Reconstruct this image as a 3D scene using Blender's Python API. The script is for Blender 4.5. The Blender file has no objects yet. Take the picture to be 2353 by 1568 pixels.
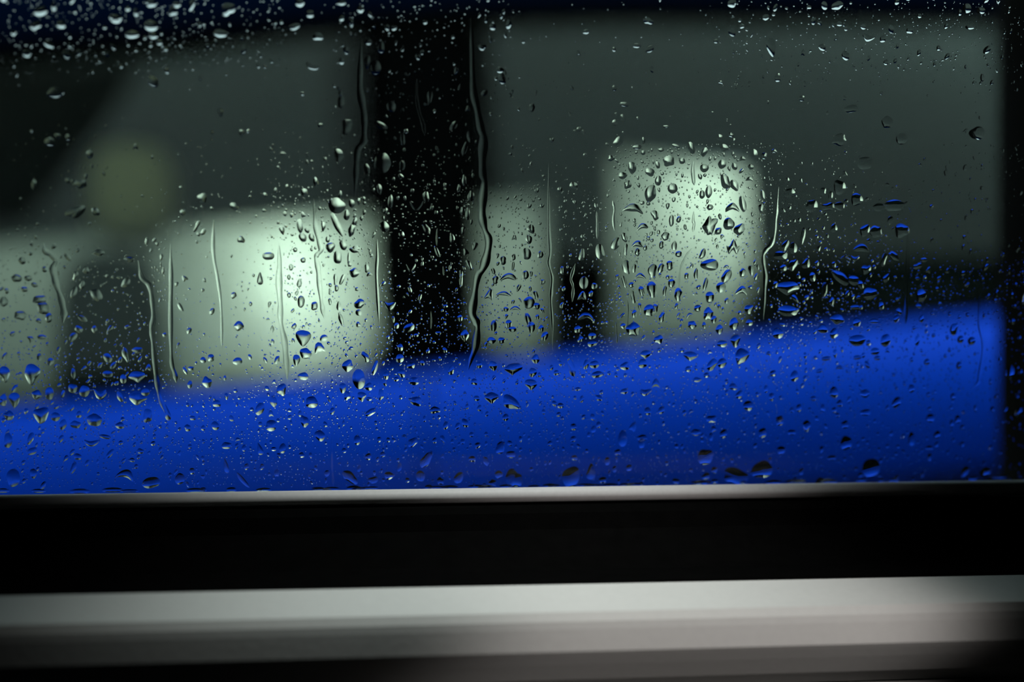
import bpy, math, random
import numpy as np
from mathutils import Vector, Matrix
random.seed(7)
rng = np.random.default_rng(7)
sc = bpy.context.scene
COL = sc.collection

# ------------------------------------------------------------------ camera, sky, exposure
K = 0.72 / 2353.0                      # tangent per pixel: 50 mm lens on a 36 mm wide sensor
CX, CY = 1176.5, 784.0
CAM_Z = 1.0
cam_d = bpy.data.cameras.new('camera')
cam_d.lens = 50.0
cam_d.sensor_width = 36.0
cam_d.clip_start = 0.01
cam_d.dof.use_dof = True
cam_d.dof.focus_distance = 0.385
cam_d.dof.aperture_fstop = 4.0
cam = bpy.data.objects.new('camera', cam_d)
COL.objects.link(cam)
cam.location = (0, 0, CAM_Z)
cam.rotation_euler = (math.pi / 2, 0, 0)
sc.camera = cam

w = bpy.data.worlds.new('overcast_sky')
sc.world = w
w.use_nodes = True
nt = w.node_tree
nt.nodes.clear()
o = nt.nodes.new('ShaderNodeOutputWorld')
bg = nt.nodes.new('ShaderNodeBackground')
tc = nt.nodes.new('ShaderNodeTexCoord')
sep = nt.nodes.new('ShaderNodeSeparateXYZ')
ma = nt.nodes.new('ShaderNodeMapRange')
ma.inputs['From Min'].default_value = 0.0
ma.inputs['From Max'].default_value = 1.0
ma.inputs['To Min'].default_value = 0.45
ma.inputs['To Max'].default_value = 1.3
ma.clamp = True
SKY_COL = (0.66, 0.93, 0.94, 1)
SKY_STRENGTH = 1.3
bg.inputs['Color'].default_value = SKY_COL
mul = nt.nodes.new('ShaderNodeMath')
mul.operation = 'MULTIPLY'
mul.inputs[1].default_value = SKY_STRENGTH
nt.links.new(tc.outputs['Generated'], sep.inputs[0])
nt.links.new(sep.outputs['Z'], ma.inputs['Value'])
nt.links.new(ma.outputs['Result'], mul.inputs[0])
nt.links.new(mul.outputs[0], bg.inputs['Strength'])
nt.links.new(bg.outputs[0], o.inputs[0])

sc.view_settings.view_transform = 'Standard'
sc.view_settings.look = 'None'
sc.view_settings.gamma = 1.0
sc.view_settings.exposure = 0.0
sc.view_settings.use_curve_mapping = False
sc.cycles.use_denoising = True
sc.cycles.caustics_reflective = False
sc.cycles.caustics_refractive = False

# ------------------------------------------------------------------ frame shared by the two parked cars
YAW = math.radians(8.0)
U = Vector((math.cos(YAW), math.sin(YAW), 0))          # along the cars, to the right
N = Vector((-math.sin(YAW), math.cos(YAW), 0))         # away from the camera
Z = Vector((0, 0, 1))


def W(s, t, z):
    return U * s + N * t + Z * z


def ray(x, y):
    d = Vector(((x - CX) * K, 1.0, (CY - y) * K))
    return d.dot(U), d.dot(N), d.z


def at(x, y, t):
    """the point (s, z) of the upright plane at depth t that stands behind a spot of the photograph"""
    ds, dt, dz = ray(x, y)
    l = t / dt
    return l * ds, CAM_Z + l * dz


# added unseen lights behind the fogged far windows to give them their glow
def lamp(name, x, y, depth, power, col, radius=0.05):
    d = bpy.data.lights.new(name, 'POINT')
    d.energy = power
    d.color = col
    d.shadow_soft_size = radius
    ob = bpy.data.objects.new(name, d)
    COL.objects.link(ob)
    s, z = at(x, y, depth)
    ob.location = W(s, depth, z)
    return ob


GREEN = (1.0, 0.99, 0.94)
lamp('far_glow_light', 1610, 480, 3.50, 19.0, GREEN)
lamp('far_glow_light', 1195, 640, 3.52, 4.5, GREEN)
lamp('far_glow_light', 655, 575, 3.49, 11.0, GREEN)
lamp('far_glow_light', 700, 690, 3.49, 13.0, GREEN)
lamp('far_glow_light', 40, 650, 3.56, 4.5, GREEN)


# added unseen spots: one brightens the door trim, one throws a patch on it
d_ = bpy.data.lights.new('trim_fill_light', 'SPOT')
d_.energy = 1.5
d_.color = (0.92, 1.0, 0.96)
d_.spot_size = math.radians(72)
d_.spot_blend = 1.0
d_.shadow_soft_size = 0.02
o_ = bpy.data.objects.new('trim_fill_light', d_)
COL.objects.link(o_)
o_.location = W(0.052, 0.3372, 1.128)
o_.rotation_euler = (W(0.050, 0.352, 0.935) - o_.location).to_track_quat('-Z', 'Y').to_euler()
d_ = bpy.data.lights.new('trim_patch_light', 'SPOT')
d_.energy = 5.0
d_.color = (1.0, 0.93, 0.90)
d_.spot_size = math.radians(17)
d_.spot_blend = 0.8
d_.shadow_soft_size = 0.01
o_ = bpy.data.objects.new('trim_patch_light', d_)
COL.objects.link(o_)
o_.location = W(0.30, -0.02, 1.115)
o_.rotation_euler = (W(0.104, 0.336, 0.928) - o_.location).to_track_quat('-Z', 'Y').to_euler()


# ------------------------------------------------------------------ materials
def material(name, col, rough=0.5, spec=0.5, metal=0.0, coat=0.0, noise=0.0, scale=40.0, bump=0.0):
    m = bpy.data.materials.new(name)
    m.use_nodes = True
    t = m.node_tree
    b = t.nodes['Principled BSDF']
    b.inputs['Base Color'].default_value = (*col, 1)
    b.inputs['Roughness'].default_value = rough
    b.inputs['Specular IOR Level'].default_value = spec
    b.inputs['Metallic'].default_value = metal
    b.inputs['Coat Weight'].default_value = coat
    b.inputs['Coat Roughness'].default_value = 0.05
    if noise or bump:
        c = t.nodes.new('ShaderNodeTexCoord')
        n = t.nodes.new('ShaderNodeTexNoise')
        n.inputs['Scale'].default_value = scale
        n.inputs['Detail'].default_value = 4
        t.links.new(c.outputs['Object'], n.inputs['Vector'])
        if noise:
            r = t.nodes.new('ShaderNodeMixRGB')
            r.inputs['Color1'].default_value = (*[v * (1 - noise) for v in col], 1)
            r.inputs['Color2'].default_value = (*[min(1, v * (1 + noise)) for v in col], 1)
            t.links.new(n.outputs['Fac'], r.inputs['Fac'])
            t.links.new(r.outputs[0], b.inputs['Base Color'])
        if bump:
            k = t.nodes.new('ShaderNodeBump')
            k.inputs['Strength'].default_value = bump
            k.inputs['Distance'].default_value = 0.001
            t.links.new(n.outputs['Fac'], k.inputs['Height'])
            t.links.new(k.outputs[0], b.inputs['Normal'])
    return m


def glass_pane(name, tint, reflect):
    m = bpy.data.materials.new(name)
    m.use_nodes = True
    t = m.node_tree
    t.nodes.clear()
    o = t.nodes.new('ShaderNodeOutputMaterial')
    tr = t.nodes.new('ShaderNodeBsdfTransparent')
    tr.inputs[0].default_value = (*tint, 1)
    gl = t.nodes.new('ShaderNodeBsdfGlossy')
    gl.inputs['Roughness'].default_value = 0.0
    gl.inputs['Color'].default_value = (*reflect, 1)
    fr = t.nodes.new('ShaderNodeFresnel')
    fr.inputs['IOR'].default_value = 1.45
    mx = t.nodes.new('ShaderNodeMixShader')
    t.links.new(fr.outputs[0], mx.inputs[0])
    t.links.new(tr.outputs[0], mx.inputs[1])
    t.links.new(gl.outputs[0], mx.inputs[2])
    t.links.new(mx.outputs[0], o.inputs[0])
    return m


def fogged_glass(name, col):
    m = bpy.data.materials.new(name)
    m.use_nodes = True
    t = m.node_tree
    t.nodes.clear()
    o = t.nodes.new('ShaderNodeOutputMaterial')
    tl = t.nodes.new('ShaderNodeBsdfTranslucent')
    n = t.nodes.new('ShaderNodeTexNoise')
    n.inputs['Scale'].default_value = 9.0
    n.inputs['Detail'].default_value = 3
    c = t.nodes.new('ShaderNodeTexCoord')
    r = t.nodes.new('ShaderNodeMixRGB')
    r.inputs['Color1'].default_value = (*[v * 0.8 for v in col], 1)
    r.inputs['Color2'].default_value = (*[v * 1.2 for v in col], 1)
    t.links.new(c.outputs['Object'], n.inputs['Vector'])
    t.links.new(n.outputs['Fac'], r.inputs['Fac'])
    t.links.new(r.outputs[0], tl.inputs['Color'])
    t.links.new(tl.outputs[0], o.inputs[0])
    return m


water = bpy.data.materials.new('rain_water')
water.use_nodes = True
t_ = water.node_tree
t_.nodes.clear()
o_ = t_.nodes.new('ShaderNodeOutputMaterial')
g_ = t_.nodes.new('ShaderNodeBsdfGlass')
g_.inputs['IOR'].default_value = 1.333
g_.inputs['Roughness'].default_value = 0.0
t_.links.new(g_.outputs[0], o_.inputs[0])

M = dict(
    own_glass=glass_pane('clear_window_glass', (0.97, 0.98, 0.98), (0.12, 0.12, 0.12)),
    car_glass=glass_pane('tinted_window_glass', (0.80, 0.86, 0.83), (0.46, 0.46, 0.43)),
    fog=fogged_glass('fogged_glass', (0.27, 0.30, 0.275)),
    shade_sheet=fogged_glass('milky_shade_sheet', (0.36, 0.37, 0.36)),
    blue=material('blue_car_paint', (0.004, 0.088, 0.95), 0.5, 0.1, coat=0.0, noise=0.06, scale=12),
    shaded_blue=material('shaded_blue_paint', (0.001, 0.008, 0.03), 0.7, 0.0, noise=0.06, scale=12),  # same car paint darkened, the roof's shade put into its colour
    black=material('black_trim', (0.003, 0.003, 0.003), 0.9, 0.0, noise=0.2, scale=60),
    rubber=material('black_rubber', (0.0022, 0.0022, 0.0022), 0.95, 0.0, noise=0.3, scale=200),
    bead=material('grey_rubber_lip', (0.46, 0.445, 0.445), 0.55, 0.3, noise=0.1, scale=900),
    panel=material('grey_soft_door_trim', (0.48, 0.48, 0.465), 0.6, 0.2, noise=0.05, scale=500, bump=0.04),
    lining=material('dark_cloth', (0.012, 0.013, 0.013), 0.95, 0.05, noise=0.2, scale=80),
    seat=material('dark_seat_cloth', (0.03, 0.035, 0.033), 0.95, 0.05, noise=0.2, scale=80),
    tan=material('tan_leather', (0.80, 0.60, 0.27), 0.7, 0.2, noise=0.1, scale=30),
    tyre=material('tyre_rubber', (0.012, 0.012, 0.012), 0.9, 0.1, noise=0.2, scale=50),
    alloy=material('wheel_metal', (0.30, 0.30, 0.31), 0.4, 0.5, metal=1.0),
    ground=material('wet_asphalt', (0.007, 0.0075, 0.010), 0.8, 0.1, noise=0.4, scale=60, bump=0.4),
    skin=material('silver_car_paint', (0.25, 0.26, 0.27), 0.4, 0.4, coat=0.2),
    cabin=material('cabin_trim', (0.03, 0.03, 0.03), 0.9, 0.1, noise=0.2, scale=60),
    wall=material('dark_render', (0.006, 0.0055, 0.005), 0.95, 0.05, noise=0.4, scale=20),
)


# ------------------------------------------------------------------ mesh helpers
def link(name, verts, faces, m, parent=None, smooth=False, kind=None):
    me = bpy.data.meshes.new(name)
    me.from_pydata([tuple(v) for v in verts], [], faces)
    me.materials.append(m)
    if smooth:
        me.polygons.foreach_set('use_smooth', [True] * len(me.polygons))
    me.update()
    ob = bpy.data.objects.new(name, me)
    COL.objects.link(ob)
    if parent:
        ob.parent = parent
        ob.matrix_parent_inverse = parent.matrix_world.inverted()
    if kind:
        ob['kind'] = kind
    return ob


def empty(name, loc, label=None, cat=None, group=None, parent=None):
    ob = bpy.data.objects.new(name, None)
    COL.objects.link(ob)
    ob.location = loc
    ob.empty_display_size = 0.05
    if label:
        ob['label'] = label
    if cat:
        ob['category'] = cat
    if group:
        ob['group'] = group
    bpy.context.view_layer.update()
    return ob


def sheet(rows, thick=None, loop=False):
    """rows of points -> one grid of quads; with thick (a vector or list of vectors per row) a closed slab"""
    nr, nc = len(rows), len(rows[0])
    V = [p for r in rows for p in r]
    F = []
    for i in range(nr - 1):
        for j in range(nc - 1):
            a = i * nc + j
            F.append((a, a + 1, a + nc + 1, a + nc))
    if thick is not None:
        n0 = len(V)
        V += [p + thick for p in V]
        F += [tuple(reversed([q + n0 for q in f])) for f in F]
        rim = [j for j in range(nc)] + [i * nc + nc - 1 for i in range(1, nr)]
        rim += [(nr - 1) * nc + j for j in range(nc - 2, -1, -1)] + [i * nc for i in range(nr - 2, 0, -1)]
        for a, b in zip(rim, rim[1:] + rim[:1]):
            F.append((b, a, a + n0, b + n0))
    return V, F


def box(s0, s1, t0, t1, z0, z1):
    V = [W(s, t, z) for z in (z0, z1) for t in (t0, t1) for s in (s0, s1)]
    F = [(0, 2, 3, 1), (4, 5, 7, 6), (0, 1, 5, 4), (2, 6, 7, 3), (0, 4, 6, 2), (1, 3, 7, 5)]
    return V, F


def cushion(cs, ct, cz, ws, wt, wz, p=3.5, nu=24, nv=14, lean=0.0):
    """a rounded, padded block (superellipsoid)"""
    V, F = [], []

    def f(a, e):
        return math.copysign(abs(a) ** e, a)
    e = 2.0 / p
    for i in range(nv + 1):
        ph = -math.pi / 2 + math.pi * i / nv
        for j in range(nu):
            th = 2 * math.pi * j / nu
            x = f(math.cos(ph), e) * f(math.cos(th), e) * ws / 2
            y = f(math.cos(ph), e) * f(math.sin(th), e) * wt / 2
            z = f(math.sin(ph), e) * wz / 2
            V.append(W(cs + x + lean * z, ct + y, cz + z))
    for i in range(nv):
        for j in range(nu):
            a, b = i * nu + j, i * nu + (j + 1) % nu
            F.append((a, b, b + nu, a + nu))
    return V, F


def tube(pts, r, n=10):
    V, F = [], []
    for i, p in enumerate(pts):
        d = (pts[min(i + 1, len(pts) - 1)] - pts[max(i - 1, 0)]).normalized()
        a = d.orthogonal().normalized()
        b = d.cross(a)
        for k in range(n):
            th = 2 * math.pi * k / n
            V.append(p + a * (r * math.cos(th)) + b * (r * math.sin(th)))
    for i in range(len(pts) - 1):
        for k in range(n):
            a, b = i * n + k, i * n + (k + 1) % n
            F.append((a, b, b + n, a + n))
    F.append(tuple(range(n - 1, -1, -1)))
    F.append(tuple(range((len(pts) - 1) * n, len(pts) * n)))
    return V, F


def lin(a, b, n):
    return [a + (b - a) * i / (n - 1) for i in range(n)]


def interp(x, xs, ys):
    return float(np.interp(x, xs, ys))


# ------------------------------------------------------------------ the ground
g = []
for i in range(2):
    g.append([W(-25 + 50 * j, -18 + 40 * i, 0.0) for j in range(2)])
V, F = sheet(g, Vector((0, 0, -0.1)))
link('ground', V, F, M['ground'], kind='structure')

# ------------------------------------------------------------------ the cabin the camera sits in
GT, GZ = 0.396, 0.9586                    # foot of the window glass (t, z)
LEAN = math.radians(14.0)
GV = (Z * math.cos(LEAN) - N * math.sin(LEAN))          # up the glass
GN = (N * math.cos(LEAN) + Z * math.sin(LEAN))          # out of the glass
GO = W(0, GT, GZ)                                       # outer face of the glass


def on_glass(x, y):
    d = Vector(((x - CX) * K, 1.0, (CY - y) * K))
    o_ = Vector((0, 0, CAM_Z))
    l = (GO - o_).dot(GN) / d.dot(GN)
    p = o_ + d * l
    return p, l


SL, SR = -0.165, 0.215                      # ends of the window opening
for nm, b in (('ceiling', (-1.3, 1.0, -1.05, 0.30, 1.305, 1.36)),
              ('floor', (-1.3, 1.0, -1.05, 0.40, 0.22, 0.28)),
              ('wall_front', (-1.36, -1.3, -1.05, 0.40, 0.28, 1.305)),
              ('wall_back', (1.0, 1.06, -1.05, 0.40, 0.28, 1.305)),
              ('wall_left', (-1.3, 1.0, -1.10, -1.05, 0.28, 1.305))):
    V, F = box(*b)
    link(nm, V, F, M['cabin'], kind='structure')

door = empty('car', W(0, 0.36, 0.30),
             'car around the camera, pale grey door trim and black seal below its rain-covered window', 'car')
# glass: a 4 mm pane
ps = [[GO + U * s + GV * v for s in lin(SL, SR, 2)] for v in lin(-0.03, 0.215, 2)]
V, F = sheet(ps, GN * -0.004)
pane = link('window_pane', V, F, M['own_glass'], door)
# grey lip that grips the foot of the glass
lip = []
n = 14
for s in lin(-0.16, 0.21, 25):
    r = []
    for k in range(n):
        th = 2 * math.pi * k / n
        r.append(W(s, GT - 0.0070 + 0.0024 * math.cos(th), GZ - 0.0012 + 0.0021 * math.sin(th)))
    lip.append(r)
V = [p for r in lip for p in r]
F = [(i * n + k, i * n + (k + 1) % n, (i + 1) * n + (k + 1) % n, (i + 1) * n + k) for i in range(24) for k in range(n)]
link('sealing_lip', V, F, M['bead'], door, smooth=True)
# black rubber seal under it
prof = [(GT - 0.0075, GZ - 0.0036), (GT - 0.0110, GZ - 0.0040), (GT - 0.0125, GZ - 0.0056), (GT - 0.0135, GZ - 0.010),
        (0.3720, 0.9405), (0.3690, 0.9397), (0.3580, 0.9392), (0.3545, 0.9389), (0.3540, 0.9360), (0.372, 0.930)]
V, F = sheet([[W(s, a, b) for s in lin(-0.75, 0.75, 2)] for a, b in prof])
link('rubber_seal', V, F, M['rubber'], door)
# pale top trim: facets rolling over towards the camera
prof = [(0.3545, 0.9300), (0.3540, 0.9386), (0.3535, 0.9388), (0.3399, 0.9344), (0.3387, 0.9323), (0.33835, 0.9305), (0.3381, 0.9282),
        (0.3378, 0.9252), (0.3390, 0.9240), (0.3420, 0.9212), (0.348, 0.916), (0.358, 0.911), (0.360, 0.85), (0.350, 0.45)]
V, F = sheet([[W(s, a, b - 0.0035 * s) for s in lin(-0.75, 0.75, 5)] for a, b in prof])
link('door_trim', V, F, M['panel'], door)
# outer skin and window frame
prof = [(GT + 0.004, GZ - 0.004), (GT + 0.02, GZ - 0.012), (GT + 0.05, GZ - 0.10), (GT + 0.06, GZ - 0.30), (GT + 0.03, GZ - 0.62)]
V, F = sheet([[W(s, a, b) for s in lin(-0.75, 0.75, 5)] for a, b in prof])
link('outer_skin', V, F, M['skin'], door, smooth=True)
for s0, s1 in ((-1.30, SL), (SR, 1.0)):
    rows = [[W(s, GT, GZ) + GV * v - GN * 0.002 for s in (s0, s1)] for v in (-0.004, 0.36)]
    V, F = sheet(rows, GN * -0.03)
    link('window_frame', V, F, M['cabin'], door)
rows = [[W(s, GT, GZ) + GV * v - GN * 0.002 for s in (SL, SR)] for v in (0.190, 0.375)]
V, F = sheet(rows, GN * -0.012)
link('window_frame', V, F, M['cabin'], door)

# ------------------------------------------------------------------ the blue car parked alongside
T0 = 2.0
s_end = 2.20
bx = [at(0, 948, T0), at(600, 893, T0), at(1200, 836, T0), at(1800, 775, T0), at(2300, 728, T0)]
bxs, bzs = [p[0] for p in bx], [p[1] for p in bx]
rx = [at(-300, 120, T0 + .14), at(300, 82, T0 + .14), at(900, 22, T0 + .14), at(1400, 6, T0 + .14), at(2300, 14, T0 + .14)]
rxs, rzs = [p[0] for p in rx], [p[1] for p in rx]


def belt(s):
    if s < bxs[0]:
        return bzs[0] + (s - bxs[0]) * 0.03
    return interp(s, bxs, bzs)


def eave(s):
    if s < rxs[0]:
        return rzs[0] + (s - rxs[0]) * 0.45
    return interp(s, rxs, rzs)


def tail(s):
    R = 0.25
    e = s - (s_end - R)
    return 0.0 if e <= 0 else R - math.sqrt(max(0.0, R * R - min(e, R) ** 2))


car = empty('car', W(0, 2.7, 0.0), 'blue car parked alongside with a black pillar between its dim windows', 'car')
PROF = [(0.030, 0.004), (0.012, 0.0), (0.002, -0.010), (-0.010, -0.030), (-0.020, -0.060), (-0.022, -0.095), (-0.014, -0.14),
        (0.006, -0.185), (0.030, -0.225)]
SILL = [(0.030, -0.225), (0.020, -0.235), (0.004, -0.34), (0.010, -0.46), (0.03, -0.58), (0.06, -0.68)]
sp0, _ = at(975, 850, T0)


def side(name, s0, s1, far=False, prof=None, m='blue'):
    cols = lin(s0, s1, 28)
    rows = []
    for a, b in (prof or PROF):
        r = []
        for s in cols:
            tt = T0 + a + tail(s)
            if far:
                tt = 5.42 - tt
            r.append(W(s, tt, belt(s) + b))
        rows.append(r)
    V, F = sheet(rows)
    return link(name, V, F, M[m], car, smooth=True)


side('front_door', -1.30, sp0 - 0.003)
side('rear_door', sp0 + 0.003, 1.12)
side('rear_wing', 1.126, s_end)
side('front_wing', -2.45, -1.306)
side('body_side', -2.45, s_end, far=True)
side('shaded_sill', -2.45, s_end, prof=SILL, m='black')  # lower side drawn black, the shade under the body put into its colour
side('shaded_sill', -2.45, s_end, far=True, prof=SILL, m='black')
# rear end
rows = [[W(s_end - 0.004, t, belt(s_end) + b) for t in lin(T0 + 0.25, 5.42 - T0 - 0.25, 4)] for a, b in PROF]
V, F = sheet(rows)
link('tailgate', V, F, M['blue'], car)
rows = [[W(s_end - 0.01 - 0.40 * f, t, belt(s_end) + f * (eave(s_end) - belt(s_end))) for t in lin(T0 + 0.25 - 0.12 * f, 5.42 - T0 - 0.25 + 0.12 * f, 4)] for f in lin(0, 1, 4)]
V, F = sheet(rows)
link('rear_window', V, F, M['black'], car)
# bonnet, floor
rows = [[W(s, t, belt(s) + 0.004 + 0.05 * math.sin(math.pi * (t - T0) / 1.42)) for t in lin(T0 + 0.03, 3.39, 7)] for s in lin(-2.45, -1.60, 5)]
V, F = sheet(rows)
link('bonnet', V, F, M['blue'], car, smooth=True)
V, F = box(-2.4, s_end - 0.1, 2.02, 3.40, 0.26, 0.30)
link('car_floor', V, F, M['black'], car)
# roof
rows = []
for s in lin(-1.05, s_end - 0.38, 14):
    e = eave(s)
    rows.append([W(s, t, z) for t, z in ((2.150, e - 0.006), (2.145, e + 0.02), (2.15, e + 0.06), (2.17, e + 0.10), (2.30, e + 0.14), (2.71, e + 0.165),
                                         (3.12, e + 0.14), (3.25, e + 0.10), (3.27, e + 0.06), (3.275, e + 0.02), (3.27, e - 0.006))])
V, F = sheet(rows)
link('roof', V, F, M['shaded_blue'], car, smooth=True)
rows = []
for s in lin(-1.05, s_end - 0.42, 10):
    e = eave(s)
    rows.append([W(s, t, z) for t, z in ((2.165, e - 0.004), (2.40, e + 0.03), (3.0, e + 0.03), (3.22, e - 0.004))])
V, F = sheet(rows)
link('roof_lining', V, F, M['lining'], car)
rows = [[W(s, t, eave(s) + dz) for s in lin(-1.05, s_end - 0.40, 14)] for t, dz in ((2.146, 0.008), (2.140, -0.004), (2.146, -0.018), (2.170, -0.010))]
V, F = sheet(rows)
link('roof_gasket', V, F, M['black'], car)


def glass_t(s, f):
    """depth of the near window at height fraction f: curved, leaning in at the top"""
    return T0 + 0.018 + 0.075 * f + 0.065 * f * f


def near_pane(s0, s1, name, m, proud=0.0):
    rows = []
    for f in lin(0, 1, 12):
        rows.append([W(s, glass_t(s, f) - proud, belt(s) + 0.004 + f * (eave(s) - belt(s) - 0.004)) for s in lin(s0, s1, 14)])
    V, F = sheet(rows, N * 0.004)
    return link(name, V, F, m, car, smooth=True)


pl0, _ = at(868, 860, T0)
pl1, _ = at(1086, 840, T0)
pr0 = 1.12
near_pane(-1.08, pl0 + 0.004, 'side_window', M['car_glass'])
near_pane(pl1 - 0.004, pr0 + 0.004, 'side_window', M['car_glass'])
near_pane(pl0, pl1, 'door_pillar', M['black'], 0.006)
near_pane(pr0, s_end - 0.25, 'rear_pillar', M['black'], 0.006)
near_pane(-1.18, -1.08, 'front_pillar', M['black'], 0.006)
# belt strips under the windows
for s0, s1 in ((-1.18, pl0), (pl0, s_end)):
    pass
# windscreen
rows = [[W(-1.60 + 0.55 * f, t, belt(-1.60) + 0.03 + f * (eave(-1.05) - belt(-1.6) - 0.02)) for t in lin(2.06 + 0.1 * f, 3.36 - 0.1 * f, 5)] for f in lin(0, 1, 6)]
V, F = sheet(rows, U * 0.004)
link('windscreen', V, F, M['fog'], car, smooth=True)

# far side: fogged windows between dark trim
def far_quad(name, pts, m, t, thick=0.006):
    P = []
    for (x, y) in pts:
        s, z = at(x, y, t)
        P.append(W(s, t, z))
    V = P + [p + N * thick for p in P]
    F = [(0, 1, 2, 3), (7, 6, 5, 4)] + [((i + 1) % 4, i, i + 4, (i + 1) % 4 + 4) for i in range(4)]
    return link(name, V, F, m, car)


TF = 3.34
far_quad('far_window', [(-420, 960), (1268, 845), (1268, 452), (-420, 600)], M['fog'], TF)
far_quad('far_window', [(1396, 835), (1770, 806), (1750, 400), (1396, 352)], M['fog'], TF)
far_quad('far_pillar', [(1255, 900), (1408, 900), (1408, 200), (1255, 200)], M['lining'], TF - 0.012, 0.03)
far_quad('far_door_trim', [(-900, 1400), (2500, 1400), (2500, 760), (-900, 985)], M['lining'], TF - 0.02, 0.02)
far_quad('far_header', [(-900, 640), (1260, 452), (1260, 100), (-900, 100)], M['lining'], TF - 0.02, 0.02)
far_quad('far_header', [(1404, 352), (2500, 470), (2500, 60), (1404, 60)], M['lining'], TF - 0.02, 0.02)
far_quad('far_pillar', [(1745, 900), (2500, 900), (2500, 300), (1712, 300)], M['lining'], TF - 0.02, 0.02)


# seats
def seat(name, x0, x1, y0, y1, t, depth, head, m_head):
    s0, z0 = at(x0, y1, t)
    s1, z1 = at(x1, y0, t)
    V, F = cushion((s0 + s1) / 2, t, (z1 + 0.45) / 2, s1 - s0, depth, z1 - 0.45, 4.0)
    sb = link(name, V, F, M['seat'], car, smooth=True)
    if head:
        h0, hz0 = at(head[0], head[3], t)
        h1, hz1 = at(head[1], head[2], t)
        V, F = cushion((h0 + h1) / 2, t, (hz0 + hz1) / 2, h1 - h0, depth * 0.7, hz1 - hz0, 3.0)
        link('headrest', V, F, m_head, sb, smooth=True)
        for dx in (-0.25, 0.25):
            c = (h0 + h1) / 2 + dx * (h1 - h0)
            V, F = tube([W(c, t, z1 - 0.05), W(c, t, hz0 + 0.02)], 0.006)
            link('headrest_post', V, F, M['alloy'], sb, smooth=True)
    return sb


seat('front_seat', 130, 385, 575, 900, 2.32, 0.20, (205, 402, 335, 568), M['tan'])
seat('rear_seat', 1770, 2330, 548, 860, 2.66, 0.9, None, None)

# unseen dark blocks added behind the camera to darken the reflections in the windows
for nm, b_ in (('reflection_block', (-16.0, -0.8, -9.0, -5.0, 0.0, 2.6)), ('reflection_block', (-0.8, 14.0, -9.0, -5.0, 0.0, 4.6)),):
    V, F = box(*b_)
    link(nm, V, F, M['wall'], kind='structure')
V, F = sheet([[W(-6, 0.1, 2.5), W(-0.95, 0.1, 2.5)], [W(-6, 2.3, 2.5), W(-0.1, 2.3, 2.5)]], Vector((0, 0, 0.06)))
link('overhead_shade', V, F, M['shade_sheet'], kind='structure')  # unseen sheet added overhead to dim the reflection in the left side window
# dark post between the two cars
PT = 0.62
ps_, _ = at(2428, 784, PT)
post = empty('post', W(ps_, PT, 0), 'thick dark post standing between the two cars at the right border', 'post')
V, F = tube([W(ps_, PT, 0.01), W(ps_, PT, 0.8), W(ps_, PT, 1.6), W(ps_, PT, 2.5)], 0.026, 24)
link('shaft', V, F, M['wall'], post, smooth=True)
V, F = box(ps_ - 0.06, ps_ + 0.06, PT - 0.06, PT + 0.06, 0.0, 0.012)
link('base_plate', V, F, M['wall'], post)
for i in (-1, 1):
    for j in (-1, 1):
        V, F = tube([W(ps_ + i * 0.045, PT + j * 0.045, 0.012), W(ps_ + i * 0.045, PT + j * 0.045, 0.03)], 0.009, 6)
        link('bolt', V, F, M['alloy'], post)

# wheels
for s in (-1.85, 1.55):
    for t0, t1 in ((2.00, 2.18), (3.24, 3.42)):
        wh = []
        c = (s, 0.31)
        prof = [(0.0, 0.20), (0.0, 0.28), (0.02, 0.305), (0.16, 0.305), (0.18, 0.28), (0.18, 0.20)]
        nn = 28
        V, F = [], []
        for k in range(nn):
            th = 2 * math.pi * k / nn
            for a, r in prof:
                V.append(W(s + r * math.cos(th), t0 + a, 0.306 + r * math.sin(th)))
        q = len(prof)
        for k in range(nn):
            for j in range(q):
                a, b = k * q + j, k * q + (j + 1) % q
                a2, b2 = ((k + 1) % nn) * q + j, ((k + 1) % nn) * q + (j + 1) % q
                F.append((a, b, b2, a2))
        tyre = link('wheel', V, F, M['tyre'], car, smooth=True)
        V, F = [], []
        for k in range(nn):
            th = 2 * math.pi * k / nn
            V.append(W(s + 0.205 * math.cos(th), t0 + 0.03, 0.306 + 0.205 * math.sin(th)))
            V.append(W(s + 0.205 * math.cos(th), t0 + 0.15, 0.306 + 0.205 * math.sin(th)))
        F = [tuple(2 * k for k in range(nn)), tuple(2 * k + 1 for k in reversed(range(nn)))]
        F += [(2 * k, 2 * k + 1, (2 * k + 3) % (2 * nn), (2 * k + 2) % (2 * nn)) for k in range(nn)]
        link('rim', V, F, M['alloy'], tyre)

# ------------------------------------------------------------------ rain on the window
ZM = 3.92                                  # enlargement at which the drops were measured
DROPS = []                                 # x, y, w, h (photo pixels), angle, shape, name


def R(ox, oy, rows):
    for r in rows:
        x, y, w_, h_ = r[:4]
        a = r[4] if len(r) > 4 else 0
        sh = r[5] if len(r) > 5 else 'o'
        nm = r[6] if len(r) > 6 else None
        DROPS.append([ox + x / ZM, oy + y / ZM, w_ / ZM, h_ / ZM, a, sh, nm])


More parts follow.
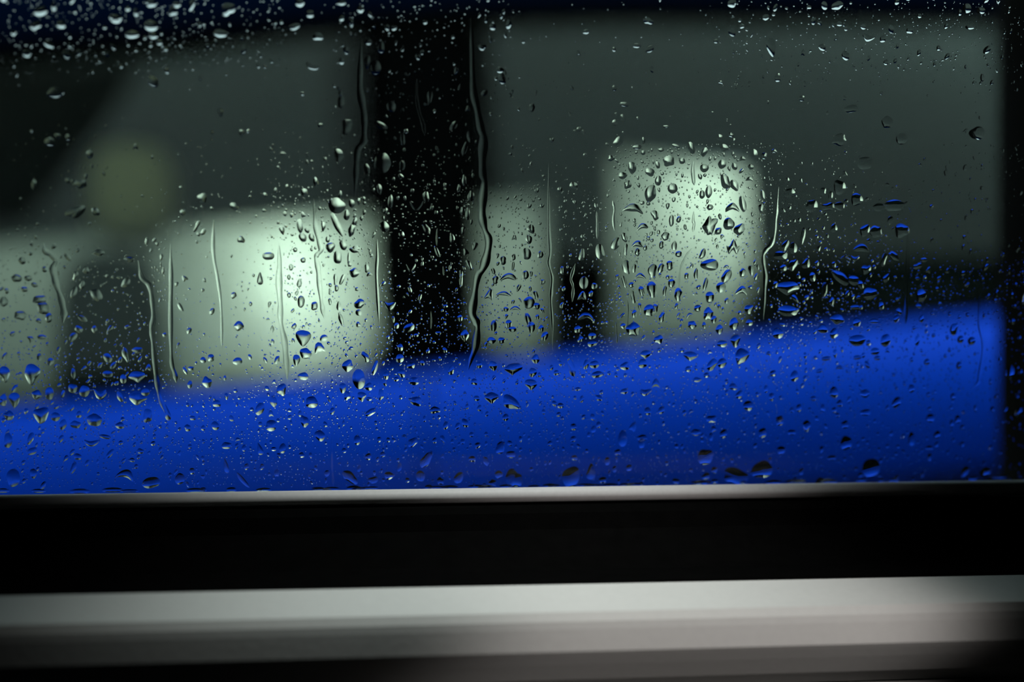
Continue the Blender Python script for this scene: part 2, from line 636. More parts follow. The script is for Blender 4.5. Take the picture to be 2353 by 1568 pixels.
R(600, 400, [
 (680,285,140,150,0,'o','big faceted drop left of the pillar'), (682,455,55,245,27,'o','long slanted drop left of the pillar'),
 (770,370,60,90), (842,430,50,75,-15), (815,505,60,120,-10), (625,660,80,95,-25), (740,640,62,105,15), (690,750,80,120,0,'o','pale oval drop left of the pillar'), (845,680,100,60,-15),
 (1400,270,120,140,0,'u','horseshoe drop high on the pillar'), (1485,205,60,100,10), (1065,135,45,100,10), (1110,475,90,90), (1490,495,50,115,25), (1265,545,50,60), (1165,250,50,120),
 (815,265,60,70), (1585,700,35,115,20), (1350,830,90,125,0,'u','horseshoe drop mid pillar'), (790,770,25,150), (950,850,42,80), (840,890,85,90,-30), (670,950,38,115,-5),
 (730,950,42,100,-20), (680,1030,40,60), (885,1170,85,95,40), (1160,1180,105,135,0,'u','blue-topped horseshoe drop low on the pillar'), (720,1310,42,125,20), (700,1190,42,90),
 (1330,1390,115,75,35,'o','slanted blue drop low on the pillar'), (380,1480,160,155,0,'v','big blue-topped drop left of the pillar'), (1835,1455,72,105), (2230,935,150,95,0,'n','arched drop right of the long trail'),
 (2180,780,62,82), (2275,750,37,62), (2270,830,26,95), (2110,955,62,72), (2050,1100,70,150,-15,'n'), (2185,1085,135,62,0,'n'), (2290,1215,92,62,0,'n'), (2205,1220,52,42),
 (2095,1370,62,100), (2075,1500,82,62), (2230,1350,62,72), (2265,1400,72,52), (2165,1500,62,62), (350,470,52,135,8), (375,570,72,82), (415,505,42,62,15),
 (455,570,52,82,20), (390,165,62,72), (345,985,46,82), (270,840,42,62), (360,1150,72,102), (480,1190,62,82), (250,930,32,52), (-10,940,75,120,0,'t','dark hanging drop over the left pane'),
 (65,740,110,72,0,'o','pale flat drop over the left pane'), (100,1400,32,72), (620,1060,26,62), (620,1150,32,62), (800,810,32,62), (1870,820,52,92,25), (1800,960,32,132), (1860,360,42,112),
 (1815,335,52,82), (1890,200,62,92), (1830,60,42,102), (1780,130,32,72), (1720,580,50,90), (1800,900,40,70), (560,470,40,90), (600,590,40,60)])
R(1200, 400, [
 (1155,175,112,148,-8,'o','upright oval drop in the right glow'), (1000,320,180,120,-8,'n','bird-shaped drop left of the right glow'), (950,95,72,74), (1225,60,62,92), (905,15,82,62), (1355,130,92,95,40),
 (1690,465,115,175,-12,'r','big ragged drop in the right glow'), (1765,515,62,72), (1860,450,102,115,0,'o','round drop right of the right glow'), (1955,500,92,115,-30), (1890,310,125,115,0,'n','arched drop right of the right glow'),
 (1985,270,62,155,15), (1830,70,92,135,25), (1910,100,72,115,30), (1680,160,64,115), (1620,185,52,82), (2150,310,52,82), (2165,190,42,102,15), (1085,480,105,82,10,'n'),
 (1410,410,52,52), (1690,300,52,62), (1365,230,37,47), (1345,420,47,112), (1195,370,62,102,30), (1290,560,72,82), (1040,640,105,92,0,'n','arched drop under the right glow'),
 (1040,705,52,72), (935,680,42,112), (920,570,52,95,25), (840,630,84,104,-25), (700,700,82,145,15), (540,730,64,112), (1255,640,47,72), (1370,650,52,92),
 (1900,660,125,150,0,'w','W-shaped drop under the right glow'), (1625,720,52,102,-20), (1690,825,165,125,0,'d','huge domed drop under the right glow'), (1565,900,42,102), (1480,920,42,62), (1650,990,42,122,-10),
 (1840,920,84,135,-25), (1330,825,72,82), (1250,850,57,92), (1175,870,84,124), (1065,925,95,72,0,'n'), (940,840,84,124,20), (1010,850,42,82), (920,970,42,112,20),
 (985,1000,52,52), (1345,985,67,82), (1170,1040,92,155,15,'o','tall smooth drop below the right glow'), (1075,1055,62,82,20), (1285,1055,37,102), (1000,1110,42,124,10), (1405,1085,84,104,0,'o','blue drop ending the hair-thin trail'),
 (1390,1190,37,52), (1145,1230,104,114), (1200,1210,52,82), (555,980,84,114), (650,1010,52,62), (540,1110,84,114,0,'n'), (620,1080,45,60), (575,1290,125,112,0,'n','blue-capped arch right of the long trail'),
 (500,1400,62,72), (630,1460,72,62), (525,1490,52,62), (630,1530,82,62), (1000,1400,125,132,0,'o','big blue drop below the right glow'), (1260,1290,52,102), (1530,1360,84,72), (1690,1110,84,102),
 (1580,1210,72,62), (1675,1260,92,114), (1905,1350,82,114), (2040,1220,82,94,-20), (2045,1340,62,62), (1775,1400,72,82), (1725,1310,52,72), (1975,1060,114,114,0,'n'),
 (1790,1020,84,104,-15), (1985,890,62,82), (1920,1500,92,112), (1800,1530,104,62), (1230,1490,82,82), (910,1370,52,52), (60,1160,104,114,20),
 (130,1190,62,62), (40,720,82,112), (60,590,62,82), (30,910,62,82), (80,900,32,52), (120,1090,52,72,15), (50,1310,62,112,15), (80,1380,82,92)])
R(1753, 400, [
 (690,120,112,135,15,'o','drop with a crescent shine'), (240,170,112,72,10), (540,160,62,82), (610,200,42,92), (845,230,112,112,25), (440,290,112,112,20), (590,295,122,72), (690,290,102,72,-20),
 (1185,285,195,105,5,'o','broadest dim drop at far right'), (1045,300,122,72), (920,510,92,112,-15), (1015,520,112,112), (1250,510,132,130,-35,'o','wide tilted drop at far right'), (640,490,62,82), (360,560,42,165,-5), (200,650,62,112,-10),
 (275,670,72,104), (160,735,132,82), (270,820,72,112,-25), (390,810,72,92), (185,850,62,72), (885,680,155,112,0,'n','broad arch in the dark right window'), (830,755,82,72,0,'u'), (1090,770,42,132,-10),
 (1180,740,115,62,-35), (700,935,200,85,-35,'o','long slanted drop at far right'), (820,960,112,82,-20), (880,1000,52,82,15), (555,1040,52,132), (225,1030,205,135,0,'m','huge mushroom-shaped drop with a blue cap'),
 (225,1240,185,115,0,'d','wide blue-topped dome above the blue edge'), (965,1080,132,112,0,'o','blue-topped drop in the dark right window'), (1425,1095,92,114,0,'o','lone blue-topped drop at far right'), (1395,830,72,62), (1450,775,62,42), (930,860,92,82,30), (1110,940,52,82,-20),
 (760,1080,32,62,-15), (620,1150,42,82), (670,1310,124,94,-25), (845,1340,72,82), (540,1400,104,72,-30), (640,1440,84,84), (850,1500,155,105,0,'o','wide blue drop on the blue edge'),
 (1105,1500,94,114), (135,1440,104,94), (1000,1330,94,42), (1200,1310,52,62), (1065,1190,52,72), (830,1200,84,42), (1430,1310,42,72), (1720,1400,72,112),
 (1390,1500,42,104), (1780,1490,62,72), (500,880,26,42), (1400,1190,62,42,-25)])
R(0, 400, [
 (680,340,175,105,15,'o','faint flat drop beside the tan headrest'), (860,340,72,84), (720,90,112,84), (1820,220,92,92,-20,'o','bright drop above the left pane'), (2110,290,84,62,-35), (870,1090,122,92,-50), (740,1000,42,84,-25), (665,1070,50,125,-20),
 (390,1210,125,105,-45,'o','slanted drop beside the left edge trail'), (150,940,92,72), (255,940,72,52,-15), (310,1000,62,42,-15), (220,1040,62,52), (35,1150,72,92), (360,1130,135,72,10), (185,1275,112,84), (60,1055,42,52),
 (740,1300,105,50,-30), (710,1400,84,58,-35), (850,1400,52,62), (380,1470,92,42), (350,1325,52,42,-35), (400,860,52,52), (200,780,62,72), (1625,1200,36,95,25),
 (2150,1370,92,84), (2170,590,62,72), (1770,470,42,92,-25), (1165,770,95,52), (890,710,92,62), (610,750,40,80,30)])
R(0, 800, [
 (285,240,165,185,0,'v','big pointed blue drop at lower left'), (40,240,125,155,0,'v','pointed drop at the left border'), (130,470,112,142,0,'v'), (330,420,84,84), (445,410,84,104), (655,365,84,84,20), (760,390,88,112,0,'o','oval blue-topped drop at lower left'), (905,410,115,132,0,'u'),
 (1235,460,155,125,0,'m','left mushroom drop on the blue edge'), (1235,260,155,104,5,'m'), (1110,280,62,84), (970,235,94,62), (970,90,72,94,30), (1130,60,55,132,15), (1240,20,94,62), (1080,440,50,104,25),
 (1310,400,84,62), (370,610,155,165,0,'v','heart-shaped blue drop at lower left'), (500,620,84,84), (80,610,94,84), (30,470,72,94), (850,650,142,112,10), (1330,610,84,132), (1505,580,72,155,10,'t','drop ending the left trail'),
 (680,690,94,72), (1080,700,84,62), (1690,720,62,62), (825,850,132,94,0,'u','crescent drop in the blue at left'), (945,800,104,42,-10), (1265,930,62,52), (290,930,104,62,30), (120,1170,122,165,0,'o','dark egg-shaped drop at lower left'),
 (1130,1150,145,145,-20,'n','dark arch above the sill at left'), (1360,1220,145,135,0,'d','black-topped dome on the sill at left'), (1620,1180,84,112), (2035,1060,62,145,10,'t','slim teardrop in the blue'), (2185,1190,40,190,38,'o','thin slanted streak above the sill'), (300,1130,62,94), (1730,1110,52,62),
 (2340,910,72,120,15,'t','small teardrop in the mid blue'), (2040,880,94,62), (1900,90,62,72), (1830,110,52,62), (2140,120,84,72), (1720,185,52,42), (1865,310,84,104), (1710,330,52,62), (700,980,72,62),
 (1190,1010,52,42), (660,230,42,104)])
R(600, 800, [
 (880,280,115,185,5,'o','tall bright blue drop below the pillar'), (780,160,94,114,-15), (400,50,94,114), (380,255,94,72), (185,375,84,112), (110,480,62,112,15), (455,490,112,112,25), (735,360,62,94),
 (775,430,62,84), (905,440,104,84,0,'v'), (970,350,72,72), (1080,420,52,104), (1250,95,72,84), (1375,300,94,74,0,'o','smooth blue bead below the pillar'), (1350,160,72,62,20), (1265,230,62,84,20), (1125,250,52,72),
 (1115,310,42,62), (1025,180,50,132,-10), (940,80,56,104,30), (2270,190,165,112,0,'m','broad blue mushroom drop beside the pillar'), (2090,160,72,94), (1965,155,52,62), (2075,450,145,104,0,'v','pale-bottomed drop in the upper blue'),
 (2250,490,180,110,-38,'o','long slanted drop in the upper blue'), (1395,480,104,92,-20), (1565,560,84,74,-35), (985,580,110,60,28), (1485,1010,85,160,-30,'o','dark slanted drop in the mid blue'), (2155,900,94,104,0,'o','dark round drop in the right-hand blue'), (2275,1180,155,175,-10,'o','large dark drop on the central sill'),
 (2085,1220,74,74), (2140,1140,74,74), (1900,1000,62,62), (2025,1020,50,94,25), (2250,960,84,74), (800,1165,90,165,48,'o','dark slanted drop above the sill'), (1150,1150,74,84), (1010,1190,94,64,20),
 (1435,1155,94,94), (1780,1170,84,112,-20), (1615,1200,62,74), (1365,850,104,74,25), (865,830,62,94), (530,790,84,112,25), (390,660,74,112,20), (90,700,112,94), (365,965,52,52),
 (965,980,62,62), (1095,960,52,52)])
R(1200, 800, [
 (905,815,95,155,0,'e','dark egg-shaped drop in the right-hand blue'), (440,1160,165,195,-15,'o','big dark slanted drop on the sill'), (620,1110,118,155,0,'t','black teardrop just above the sill'), (1650,980,145,150,-25,'o','broad tilted drop above the sill'),
 (1925,1155,245,145,-5,'o','widest flat drop resting on the sill'), (2160,1105,195,190,0,'d','big black drop with a bright base'), (2165,765,78,94,0,'o','small black-topped bead in the right-hand blue'), (1515,75,145,84,-5,'m','wide wedge-bottomed drop on the blue edge'),
 (1975,80,155,150,-20,'v','large wedge drop on the blue edge'), (1110,60,104,84,0,'m'), (1085,140,84,84), (925,165,84,74), (1495,190,62,52), (1710,150,80,124,-30), (1800,135,84,90,-40), (1575,285,84,44),
 (1660,245,52,52), (675,240,104,64,10), (650,150,84,74), (575,150,52,84), (120,100,74,84), (95,220,74,84), (445,180,55,185,18,'o','slim slanted drop on the blue edge'), (1110,390,115,94,0,'u'), (80,330,145,94,0,'v'),
 (345,520,62,52), (1130,570,62,74), (1255,560,52,84,-20), (2035,520,94,94,-15), (1955,420,60,84,-35), (1080,810,94,62), (1075,860,62,94), (860,940,62,62), (470,990,62,52), (460,820,62,52),
 (725,1190,74,62), (1385,1200,74,52,-20), (1655,1155,84,62), (1735,1200,74,42), (1730,1100,62,62), (2320,660,74,84), (1900,350,84,62,-25), (500,370,62,32), (920,390,74,52,20),
 (690,450,50,74,30), (1705,640,94,74), (1565,760,94,62)])
R(1753, 800, [
 (395,705,84,115,0,'v','dark pointed bead far right'), (975,1080,175,175,-10,'o','big dark drop at lower right'), (750,855,112,132,0,'o','dim pear drop at lower right'), (1820,1110,74,112,-25), (2005,1110,104,84,-10), (1340,820,62,132,10), (925,580,104,60), (640,400,84,104,-15),
 (690,500,62,62), (165,920,84,74), (690,180,74,54,0,'n'), (1030,90,62,42), (510,205,74,34,15), (940,150,44,74,35), (620,990,94,44), (1500,900,74,44), (1570,780,62,74,-20),
 (1510,630,84,74), (150,640,74,62), (740,690,74,74), (260,760,84,52), (570,95,84,44), (850,85,74,44), (90,230,62,62), (1010,30,94,62,-10), (455,455,62,42), (325,540,52,74), (920,410,94,74)])
R(0, 0, [
 (365,100,135,80,35,'o','blurred bright streak at top left'), (320,230,112,70,30), (1040,165,132,74,0,'o','blurred white drop near the top left'), (1360,230,122,104,0,'o','blurred bright drop below the top border'), (1985,300,122,74,-5,'o','crisp white drop under the roof edge'), (2055,80,104,134), (500,835,165,94,8,'o','flat white drop below the left roof'),
 (1375,735,115,90,-30,'o','bright tilted lozenge drop at upper left'), (455,1280,94,94,-35), (610,1240,52,62,-20), (805,1390,62,74,-25), (550,220,84,74), (440,400,90,62,-35), (600,495,94,62,-35), (240,480,84,74), (1190,310,124,74), (1435,380,62,52),
 (1380,320,84,62), (1560,100,74,94,-25), (1590,40,74,62), (1360,30,94,74)])
R(600, 0, [
 (510,330,104,64,0,'o','bright white drop upper-left of the pillar'), (350,25,84,74), (440,125,84,62), (725,25,74,54), (300,240,94,62,15), (465,595,124,84,-15,'u','bluish V-shaped drop beside the upper pillar'), (895,85,62,62), (2150,630,74,54),
 (1080,1130,130,56,-28,'o','slanted bar drop at upper pillar'), (770,1140,92,155,-20), (1030,610,92,145), (955,560,52,112), (720,920,62,112), (725,550,52,62,-20), (1080,430,62,112), (1520,870,52,112), (2170,710,74,94),
 (1090,1470,155,185,-15,'o','large dim drop on the upper pillar'), (700,1400,84,124,10), (955,1520,52,94,15), (1835,1340,52,124,-15), (1880,1230,52,112,10), (1275,1250,42,132), (1270,1490,52,104), (195,1385,62,32), (535,1130,52,42), (2085,240,62,62), (1990,425,74,54)])
R(1200, 0, [
 (1135,190,94,54,-5,'o','bright white drop upper-right of the pillar'), (575,285,64,44,15), (1150,440,94,56,35), (1030,410,84,44), (1890,30,84,74), (2195,155,64,54,20), (1890,290,64,84,40), (1745,370,44,44), (1980,235,44,44), (865,1280,74,112,-35,'o','pale egg drop above the right glow'),
 (1320,1450,112,94,0,'o','bright drop above the right glow'), (1820,1330,74,62), (1780,1240,62,54), (1880,1215,52,44), (1800,1480,84,74,20), (1640,1370,50,94,-30), (1640,1515,84,74), (1035,1325,74,44), (1385,1315,74,34,-15),
 (1250,1350,52,34), (800,1425,62,54), (990,1510,74,112), (1150,1550,94,70,-30), (920,940,94,44), (1295,1140,52,27), (2180,1405,62,62), (1090,1375,44,44), (1440,1450,62,54)])
R(1753, 0, [
 (670,50,115,72,20,'o','white drop at the top right'), (905,240,52,52), (950,330,124,94,-15,'u','bright V-shaped drop at upper right'), (1080,350,62,62,30), (535,425,74,62,15), (690,215,52,44), (1840,75,84,84,0,'o','faint round drop at top right'), (1965,95,84,62), (1865,245,84,44), (795,980,125,74,0,'o','dash-bright drop at right, mid height'),
 (350,885,62,52), (555,50,62,74,35), (1120,1100,104,114), (690,1260,132,112), (1250,1250,112,104), (920,1470,155,112,0,'o','faint wide drop at upper right'), (1930,1200,155,112,0,'o','dim arched drop near the right border')])

NI = 300


def outline(w_, h_, ang, sh, seed, n):
    """the drop's foot line in pixels (x right, y up)"""
    r = np.random.default_rng(seed)
    th = np.linspace(0, 2 * np.pi, n, endpoint=False)
    f = np.ones(n)
    amp = 0.30 if sh == 'r' else (0.15 if sh in 'onuwmvd' else 0.05)
    for k in (2, 3, 4, 5):
        f += amp / k * r.normal() * np.cos(k * th + r.uniform(0, 6.28))
    if sh == 'r':
        f += 0.05 * np.cos(9 * th + 1)
    x, y = np.cos(th) * f, np.sin(th) * f
    x = np.clip(x, -1.25, 1.25)
    y = np.clip(y, -1.25, 1.25)
    b = 0.0
    if sh == 't':
        x = x * (0.62 - 0.42 * y + 0.1 * y * y)
    elif sh == 'e':
        x = x * (0.9 - 0.12 * y)
    elif sh == 'v':
        x = x * (0.78 + 0.34 * y)
    elif sh == 'm':
        x = np.where(y > 0, x, x * (1 + 0.75 * np.maximum(y, -0.95)))
    elif sh == 'd':
        y = np.where(y < 0, y * 0.75, y)
    elif sh == 'n':
        y = y * 0.58
        b = 0.65
    elif sh == 'u':
        y = y * 0.58
        b = -0.65
    elif sh == 'w':
        y = y * 0.62
    return x, y, b


def drop_arrays(w_, h_, ang, sh, seed, n=28, rings=7, hr=None):
    """vertices (pixels; x right, y up, z out) and faces of one drop; last face is the flat foot"""
    r = np.random.default_rng(seed + 991)
    ox, oy, b = outline(w_, h_, ang, sh, seed, n)
    hr = hr if hr is not None else r.uniform(0.14, 0.22)
    mn = min(w_, h_) / 2.0
    if sh in 'nuw':
        mn *= 0.65
    hz = hr * mn
    cy = -0.16
    V = [(0.0, cy, 1.0)]
    for i in range(1, rings + 1):
        q = i / rings
        q = 1 - (1 - q) ** 1.25
        zz = (1 - q * q) ** 1.0
        for j in range(n):
            V.append((ox[j] * q, oy[j] * q + cy * (1 - q), zz))
    V = np.array(V)
    if sh == 'w':
        V[:, 1] += 0.34 * np.cos(V[:, 0] * 5.0)
    if b:
        V[:, 1] += b * (0.5 - V[:, 0] ** 2)
    X = V[:, 0] * w_ / 2
    Y = V[:, 1] * h_ / 2
    a = -math.radians(ang)
    # positive angle leans the top to the left, as measured on the enlargements
    a = math.radians(ang)
    P = np.stack([X * math.cos(a) - Y * math.sin(a), X * math.sin(a) + Y * math.cos(a), V[:, 2] * hz + 0.02], 1)
    F = []
    for j in range(n):
        F.append((0, 1 + j, 1 + (j + 1) % n))
    for i in range(rings - 1):
        for j in range(n):
            p, q2 = 1 + i * n + j, 1 + i * n + (j + 1) % n
            F.append((p, p + n, q2 + n, q2))
    base = 1 + (rings - 1) * n
    F.append(tuple(base + j for j in reversed(range(n))))
    return P, F


GB = Matrix((U, GV, GN)).transposed()       # columns: along, up, out


def sharpen_foot(me):
    # the last-listed foot polygons are flat; their rim is a crease
    sharp = np.zeros(len(me.edges), bool)
    flat = [p for p in me.polygons if not p.use_smooth]
    keys = set()
    for p in flat:
        for k in p.edge_keys:
            keys.add(k)
    for e in me.edges:
        if e.key in keys:
            e.use_edge_sharp = True


order = sorted(range(len(DROPS)), key=lambda i: (DROPS[i][6] is None, -DROPS[i][2] * DROPS[i][3]))
single = order[:NI]
rest = order[NI:]


def zone(x, y):
    edge = interp(x, [0, 600, 1200, 1800, 2300], [948, 893, 836, 775, 728])
    if y > 1040:
        return 'above the sill'
    if y > edge + 40:
        return 'over the blue body'
    if y > edge - 50:
        return 'at the blue edge'
    if 850 < x < 1100:
        return 'on the black pillar'
    if y < 330:
        return 'in the upper window'
    if x < 850:
        return 'over the left window'
    if x > 1780:
        return 'over the dark right window'
    return 'over the lit right window'


def words_of(d):
    x, y, w_, h_, a, sh, _ = d
    big = max(w_, h_)
    sz = 'large' if big > 34 else ('mid-sized' if big > 22 else 'small')
    ar = h_ / w_
    if sh in 'nw':
        fo = 'arched'
    elif sh == 'u':
        fo = 'cupped'
    elif abs(a) >= 20 and (ar > 1.25 or ar < 0.8):
        fo = 'slanted'
    elif ar > 1.5:
        fo = 'tall narrow'
    elif ar > 1.15:
        fo = 'oval'
    elif ar < 0.65:
        fo = 'flat wide'
    elif ar < 0.87:
        fo = 'wide'
    else:
        fo = 'round'
    return sz, fo


DIRS = ['right of', 'above right of', 'above', 'above left of', 'left of', 'below left of', 'below', 'below right of']
ORD = ['first', 'second', 'third', 'fourth', 'fifth', 'sixth', 'seventh', 'eighth', 'ninth', 'tenth']
marks = [DROPS[i] for i in single if DROPS[i][6]]
buckets = {}
for i in single:
    d = DROPS[i]
    if d[6]:
        continue
    m = min(marks, key=lambda q: (q[0] - d[0]) ** 2 + (q[1] - d[1]) ** 2)
    ang = math.degrees(math.atan2(-(d[1] - m[1]), d[0] - m[0])) % 360
    k = int(((ang + 22.5) % 360) // 45)
    buckets.setdefault((m[6], k), []).append((math.hypot(d[0] - m[0], d[1] - m[1]), i))
labels = {}
for (m, k), lst in buckets.items():
    lst.sort()
    for q, (_, i) in enumerate(lst):
        sz, fo = words_of(DROPS[i])
        if len(lst) == 1:
            labels[i] = f'{sz} {fo} raindrop {DIRS[k]} the {m}'
        else:
            labels[i] = f'{sz} {fo} raindrop, {ORD[min(q, 9)]} {DIRS[k]} the {m}'
for i in single:
    d = DROPS[i]
    if d[6]:
        s_ = d[6]
        labels[i] = s_.replace('drop', 'raindrop', 1) if 'drop' in s_ and 'teardrop' not in s_ else s_ + ' of rain'

pxm = {}
for i in single:
    x, y, w_, h_, a, sh, nm = DROPS[i]
    p, l = on_glass(x, y)
    P, F = drop_arrays(w_, h_, a, sh, 100 + i, 28, 7)
    P = P * (K * l)
    me = bpy.data.meshes.new('raindrop')
    me.from_pydata(P.tolist(), [], F)
    sm = [True] * (len(F) - 1) + [False]
    me.polygons.foreach_set('use_smooth', sm)
    me.materials.append(water)
    sharpen_foot(me)
    me.update()
    ob = bpy.data.objects.new('raindrop', me)
    COL.objects.link(ob)
    ob.matrix_world = Matrix.Translation(p) @ GB.to_4x4()
    ob['label'] = labels[i]
    ob['category'] = 'raindrop'
    ob['group'] = 'raindrops on the window'

# rivulets
TRAILS = [
 ([(1082,40),(1084,110),(1087,204),(1096,250),(1104,293),(1111,319),(1108,360),(1109,400),(1113,420),(1108,470),(1108,502),(1115,530),(1123,553),(1118,591),(1108,620),(1097,637),(1090,681),(1085,719),(1094,740),(1097,757),(1092,800),(1083,825),(1076,850)], 17, 'long thick wavering water trail along the right side of the black pillar'),
 ([(721,455),(723,490),(725,522),(732,550),(738,573),(729,585),(726,595),(731,615),(733,640),(737,680),(742,715),(745,732)], 11, 'water trail along the left side of the black pillar'),
 ([(830,90),(828,150),(827,204),(833,240),(837,268),(837,310),(836,326),(823,342),(819,370),(818,400),(815,450)], 13, 'faint bent water trail at the pillar\'s upper left edge'),
 ([(640,560),(642,600),(641,650),(644,700),(645,740),(653,780),(657,820),(660,872)], 13, 'pale water trail down the brightest part of the left window'),
 ([(318,598),(321,620),(326,640),(342,655),(347,675),(350,700),(352,732),(348,752),(349,770),(352,800),(357,850),(361,880),(366,910),(374,935),(380,950)], 10, 'long bent water trail left of the bright left window'),
 ([(392,560),(393,640),(392,720),(393,800),(395,838),(402,860),(405,880)], 9, 'straight faint water trail right of the long bent trail'),
 ([(100,560),(103,577),(118,586),(128,600),(121,617),(125,640),(131,660),(140,686),(146,712),(147,725),(145,742)], 13, 'short thick water trail with a swollen head at the left border'),
 ([(1261,370),(1261,450),(1262,528),(1264,579),(1261,604),(1266,625),(1269,642),(1267,670),(1266,693),(1269,740),(1270,805)], 8, 'straight water trail left of the dark far pillar'),
 ([(1789,430),(1785,470),(1782,497),(1780,525),(1778,545),(1771,563),(1761,573),(1754,586),(1754,604),(1758,630),(1757,660),(1755,700),(1754,735)], 9, 'stepped water trail right of the right glow'),
 ([(1591,570),(1580,582),(1572,596),(1565,612),(1561,635),(1560,662)], 3, 'hair-thin curved water trail below the right glow'),
 ([(1371,486),(1372,515),(1372,549)], 4, 'short straight thin trail left of the right glow'),
 ([(1594,486),(1593,507),(1595,515),(1592,533)], 6, 'short dark trail in the brightest part of the right glow'),
 ([(1593,370),(1592,395),(1595,426)], 8, 'short trail at the top of the right glow'),
 ([(1322,606),(1316,625),(1312,642),(1316,655),(1317,668),(1315,694)], 6, 'short crooked trail in front of the dark far pillar'),
 ([(1408,460),(1412,480),(1410,502),(1412,530)], 6, 'short crooked trail at the right glow\'s left edge'),
 ([(763,1000),(763,1035),(763,1068),(765,1095),(766,1121)], 5, 'thin straight trail in the blue left of the middle'),
 ([(2251,660),(2250,700),(2251,747),(2257,780),(2259,800),(2255,835),(2250,864),(2247,880),(2230,897)], 6, 'thin dark trail near the right border'),
 ([(1005,525),(1003,545),(1004,565)], 3, 'first hair-thin trail on the right half of the black pillar'),
 ([(1018,612),(1019,622),(1020,634)], 3, 'tiny hair-thin trail in the middle of the pillar\'s right half'),
 ([(990,715),(991,735),(990,756)], 3, 'hair-thin straight trail low on the black pillar'),
 ([(866,550),(867,590),(865,630),(868,690),(871,745)], 6, 'dim water trail down the left half of the black pillar'),
 ([(958,180),(957,217),(961,250),(972,285),(976,312)], 8, 'dim water trail high on the black pillar'),
 ([(491,505),(490,579),(500,640),(508,706),(510,800)], 7, 'faint straight water trail across the left window\'s middle'),
 ([(2088,520),(2085,600),(2083,680),(2081,745)], 9, 'faint broad trail in the dark right window'),
 ([(1442,690),(1443,720),(1441,752)], 4, 'short thin trail at the lower left of the right glow'),
 ([(1416,740),(1417,765),(1418,790)], 4, 'short double-thin trail above the blue edge'),
]


def catmull(pts, n):
    P = np.array(pts, float)
    P = np.vstack([2 * P[0] - P[1], P, 2 * P[-1] - P[-2]])
    out = []
    for i in range(1, len(P) - 2):
        for q in range(n):
            t = q / n
            p0, p1, p2, p3 = P[i - 1], P[i], P[i + 1], P[i + 2]
            out.append(0.5 * (2 * p1 + (p2 - p0) * t + (2 * p0 - 5 * p1 + 4 * p2 - p3) * t * t + (3 * p1 - p0 - 3 * p2 + p3) * t ** 3))
    out.append(P[-2])
    return out


for ti, (pts, wid, lab) in enumerate(TRAILS):
    cp = catmull(pts, 5)
    r = np.random.default_rng(50 + ti)
    x0, y0 = cp[0]
    org, l0 = on_glass(x0, y0)
    V, F = [], []
    m = 9
    ph = r.uniform(0, 6, 3)
    for i, (x, y) in enumerate(cp):
        q = i / (len(cp) - 1)
        ww = wid / 2 * (1 + 0.16 * math.sin(i * 0.8 + ph[0]) + 0.14 * math.sin(i * 0.33 + ph[1]))
        ww *= min(1.0, 0.15 + q * 6, 0.15 + (1 - q) * 8)
        a = cp[max(i - 1, 0)]
        b = cp[min(i + 1, len(cp) - 1)]
        d = np.array(b) - np.array(a)
        d = d / (np.linalg.norm(d) + 1e-9)
        nx, ny = -d[1], d[0]
        for k in range(m):
            c = -1 + 2 * k / (m - 1)
            c = math.sin(c * math.pi / 2)
            p, l = on_glass(x + nx * c * ww, y + ny * c * ww)
            p = p + GN * (K * l * (0.02 + 0.11 * ww * (1 - c * c)))
            V.append(tuple(GB.transposed() @ (p - org)))
    for i in range(len(cp) - 1):
        for k in range(m - 1):
            a = i * m + k
            F.append((a, a + 1, a + m + 1, a + m))
    ns = len(F)
    for i in range(len(cp) - 1):
        a = i * m
        F.append((a + m, a + m + m - 1, a + m - 1, a))
    F.append(tuple(range(m - 1, -1, -1)))
    F.append(tuple((len(cp) - 1) * m + k for k in range(m)))
    me = bpy.data.meshes.new('water_trail')
    me.from_pydata(V, [], F)
    me.polygons.foreach_set('use_smooth', [True] * ns + [False] * (len(F) - ns))
    me.materials.append(water)
    sharpen_foot(me)
    me.update()
    ob = bpy.data.objects.new('water_trail', me)
    COL.objects.link(ob)
    ob.matrix_world = Matrix.Translation(org) @ GB.to_4x4()
    ob['label'] = lab
    ob['category'] = 'water trail'
    ob['group'] = 'water trails on the window'

# the finer rain: everything past the 300 largest, one mesh
GRID = {}


def put(x, y, r):
    GRID.setdefault((int(x // 40), int(y // 40)), []).append((x, y, r))


def free(x, y, r):
    gx, gy = int(x // 40), int(y // 40)
    for i in (-1, 0, 1):
        for j in (-1, 0, 1):
            for (a, b, c) in GRID.get((gx + i, gy + j), ()):
                if (a - x) ** 2 + (b - y) ** 2 < (r + c) ** 2:
                    return False
    return True


for d in DROPS:
    put(d[0], d[1], 0.42 * (d[2] + d[3]) / 2 + 1)
for pts, wid, _ in TRAILS:
    for (x, y) in catmull(pts, 6):
        put(x, y, wid / 2 + 2)


def density(x, y):
    e = interp(x, [0, 600, 1200, 1800, 2300], [948, 893, 836, 775, 728])
    if y > e:
        v = 0.95 if x < 2150 else 0.6
        return v
    if y > e - 130:
        return 1.0 if not (380 < x < 620) else 0.4
    if y > 330:
        if x < 380:
            return 0.10 if y < 560 else 0.5
        if x < 620:
            return 0.22 if y > 440 else 0.12
        if x < 1100:
            return 0.75 if y > 420 else 0.45
        if x < 1270:
            return 0.85 if y > 420 else 0.3
        if x < 1410:
            return 0.55 if y > 430 else 0.15
        if x < 1800:
            return 1.0
        if x < 2100:
            return 0.7 if y > 430 else 0.25
        return 0.25
    if y < 170 and x < 650:
        return 0.45
    if 760 < x < 1180:
        return 0.35
    if x > 1650 and y < 200:
        return 0.40
    return 0.08


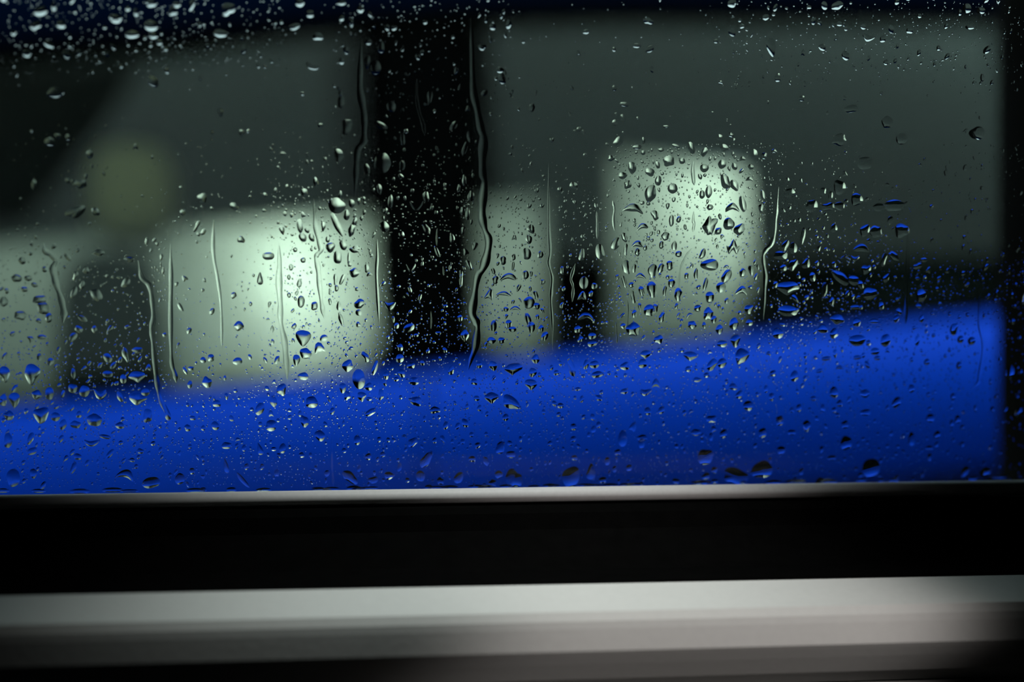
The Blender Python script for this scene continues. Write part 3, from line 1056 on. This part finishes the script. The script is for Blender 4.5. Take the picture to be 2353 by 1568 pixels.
fine = []
for i in rest:
    fine.append(tuple(DROPS[i][:6]) + (16, 4))
tries = 0
cnt = 0
while cnt < 2400 and tries < 100000:
    tries += 1
    x, y = rng.uniform(-260, 2560), rng.uniform(-30, 1116)
    if rng.uniform() > density(x, y):
        continue
    w_ = 5.0 + rng.exponential(3.0)
    h_ = w_ * rng.uniform(0.8, 1.9)
    if not free(x, y, (w_ + h_) / 4):
        continue
    a = rng.normal(0, 18)
    if x < 420 and y > 560:
        a = -30 + rng.normal(0, 14)
        h_ *= 1.2
    put(x, y, (w_ + h_) / 4)
    fine.append((x, y, w_, h_, a, rng.choice(list('oooonv')), 12, 3))
    cnt += 1
cnt = tries = 0
while cnt < 12000 and tries < 400000:
    tries += 1
    x, y = rng.uniform(-260, 2560), rng.uniform(-30, 1118)
    if rng.uniform() > density(x, y) ** 1.2:
        continue
    w_ = rng.uniform(1.6, 4.6)
    h_ = w_ * rng.uniform(0.85, 1.5)
    if not free(x, y, (w_ + h_) / 4):
        continue
    put(x, y, (w_ + h_) / 4)
    fine.append((x, y, w_, h_, rng.normal(0, 15), 'e', 8, 2))
    cnt += 1
# small drops hanging along the grey lip
for k in range(46):
    x = rng.uniform(0, 2353)
    y = interp(x, [0, 600, 1400, 2353], [1131, 1129, 1117, 1098]) - rng.uniform(0, 4)
    fine.append((x, y, rng.uniform(18, 60), rng.uniform(7, 13), 0, 'e', 12, 3))
AV, AF, AS = [], [], []
off = 0
for q, (x, y, w_, h_, a, sh, n, rg) in enumerate(fine):
    p, l = on_glass(x, y)
    P, F = drop_arrays(w_, h_, a, sh, 5000 + q, n, rg, 0.15 + 0.10 * ((q * 0.618) % 1))
    P = P * (K * l)
    lp = GB.transposed() @ (p - GO)
    AV.append(P + np.array(lp))
    for f in F:
        AF.append(tuple(v + off for v in f))
    AS += [True] * (len(F) - 1) + [False]
    off += len(P)
me = bpy.data.meshes.new('fine_raindrops')
me.from_pydata(np.vstack(AV).tolist(), [], AF)
me.polygons.foreach_set('use_smooth', AS)
me.materials.append(water)
sharpen_foot(me)
me.update()
ob = bpy.data.objects.new('fine_raindrops', me)
COL.objects.link(ob)
ob.matrix_world = Matrix.Translation(GO) @ GB.to_4x4()
ob['kind'] = 'stuff'
ob['label'] = 'fine spray of countless tiny raindrops all over the side window'
ob['category'] = 'raindrops'
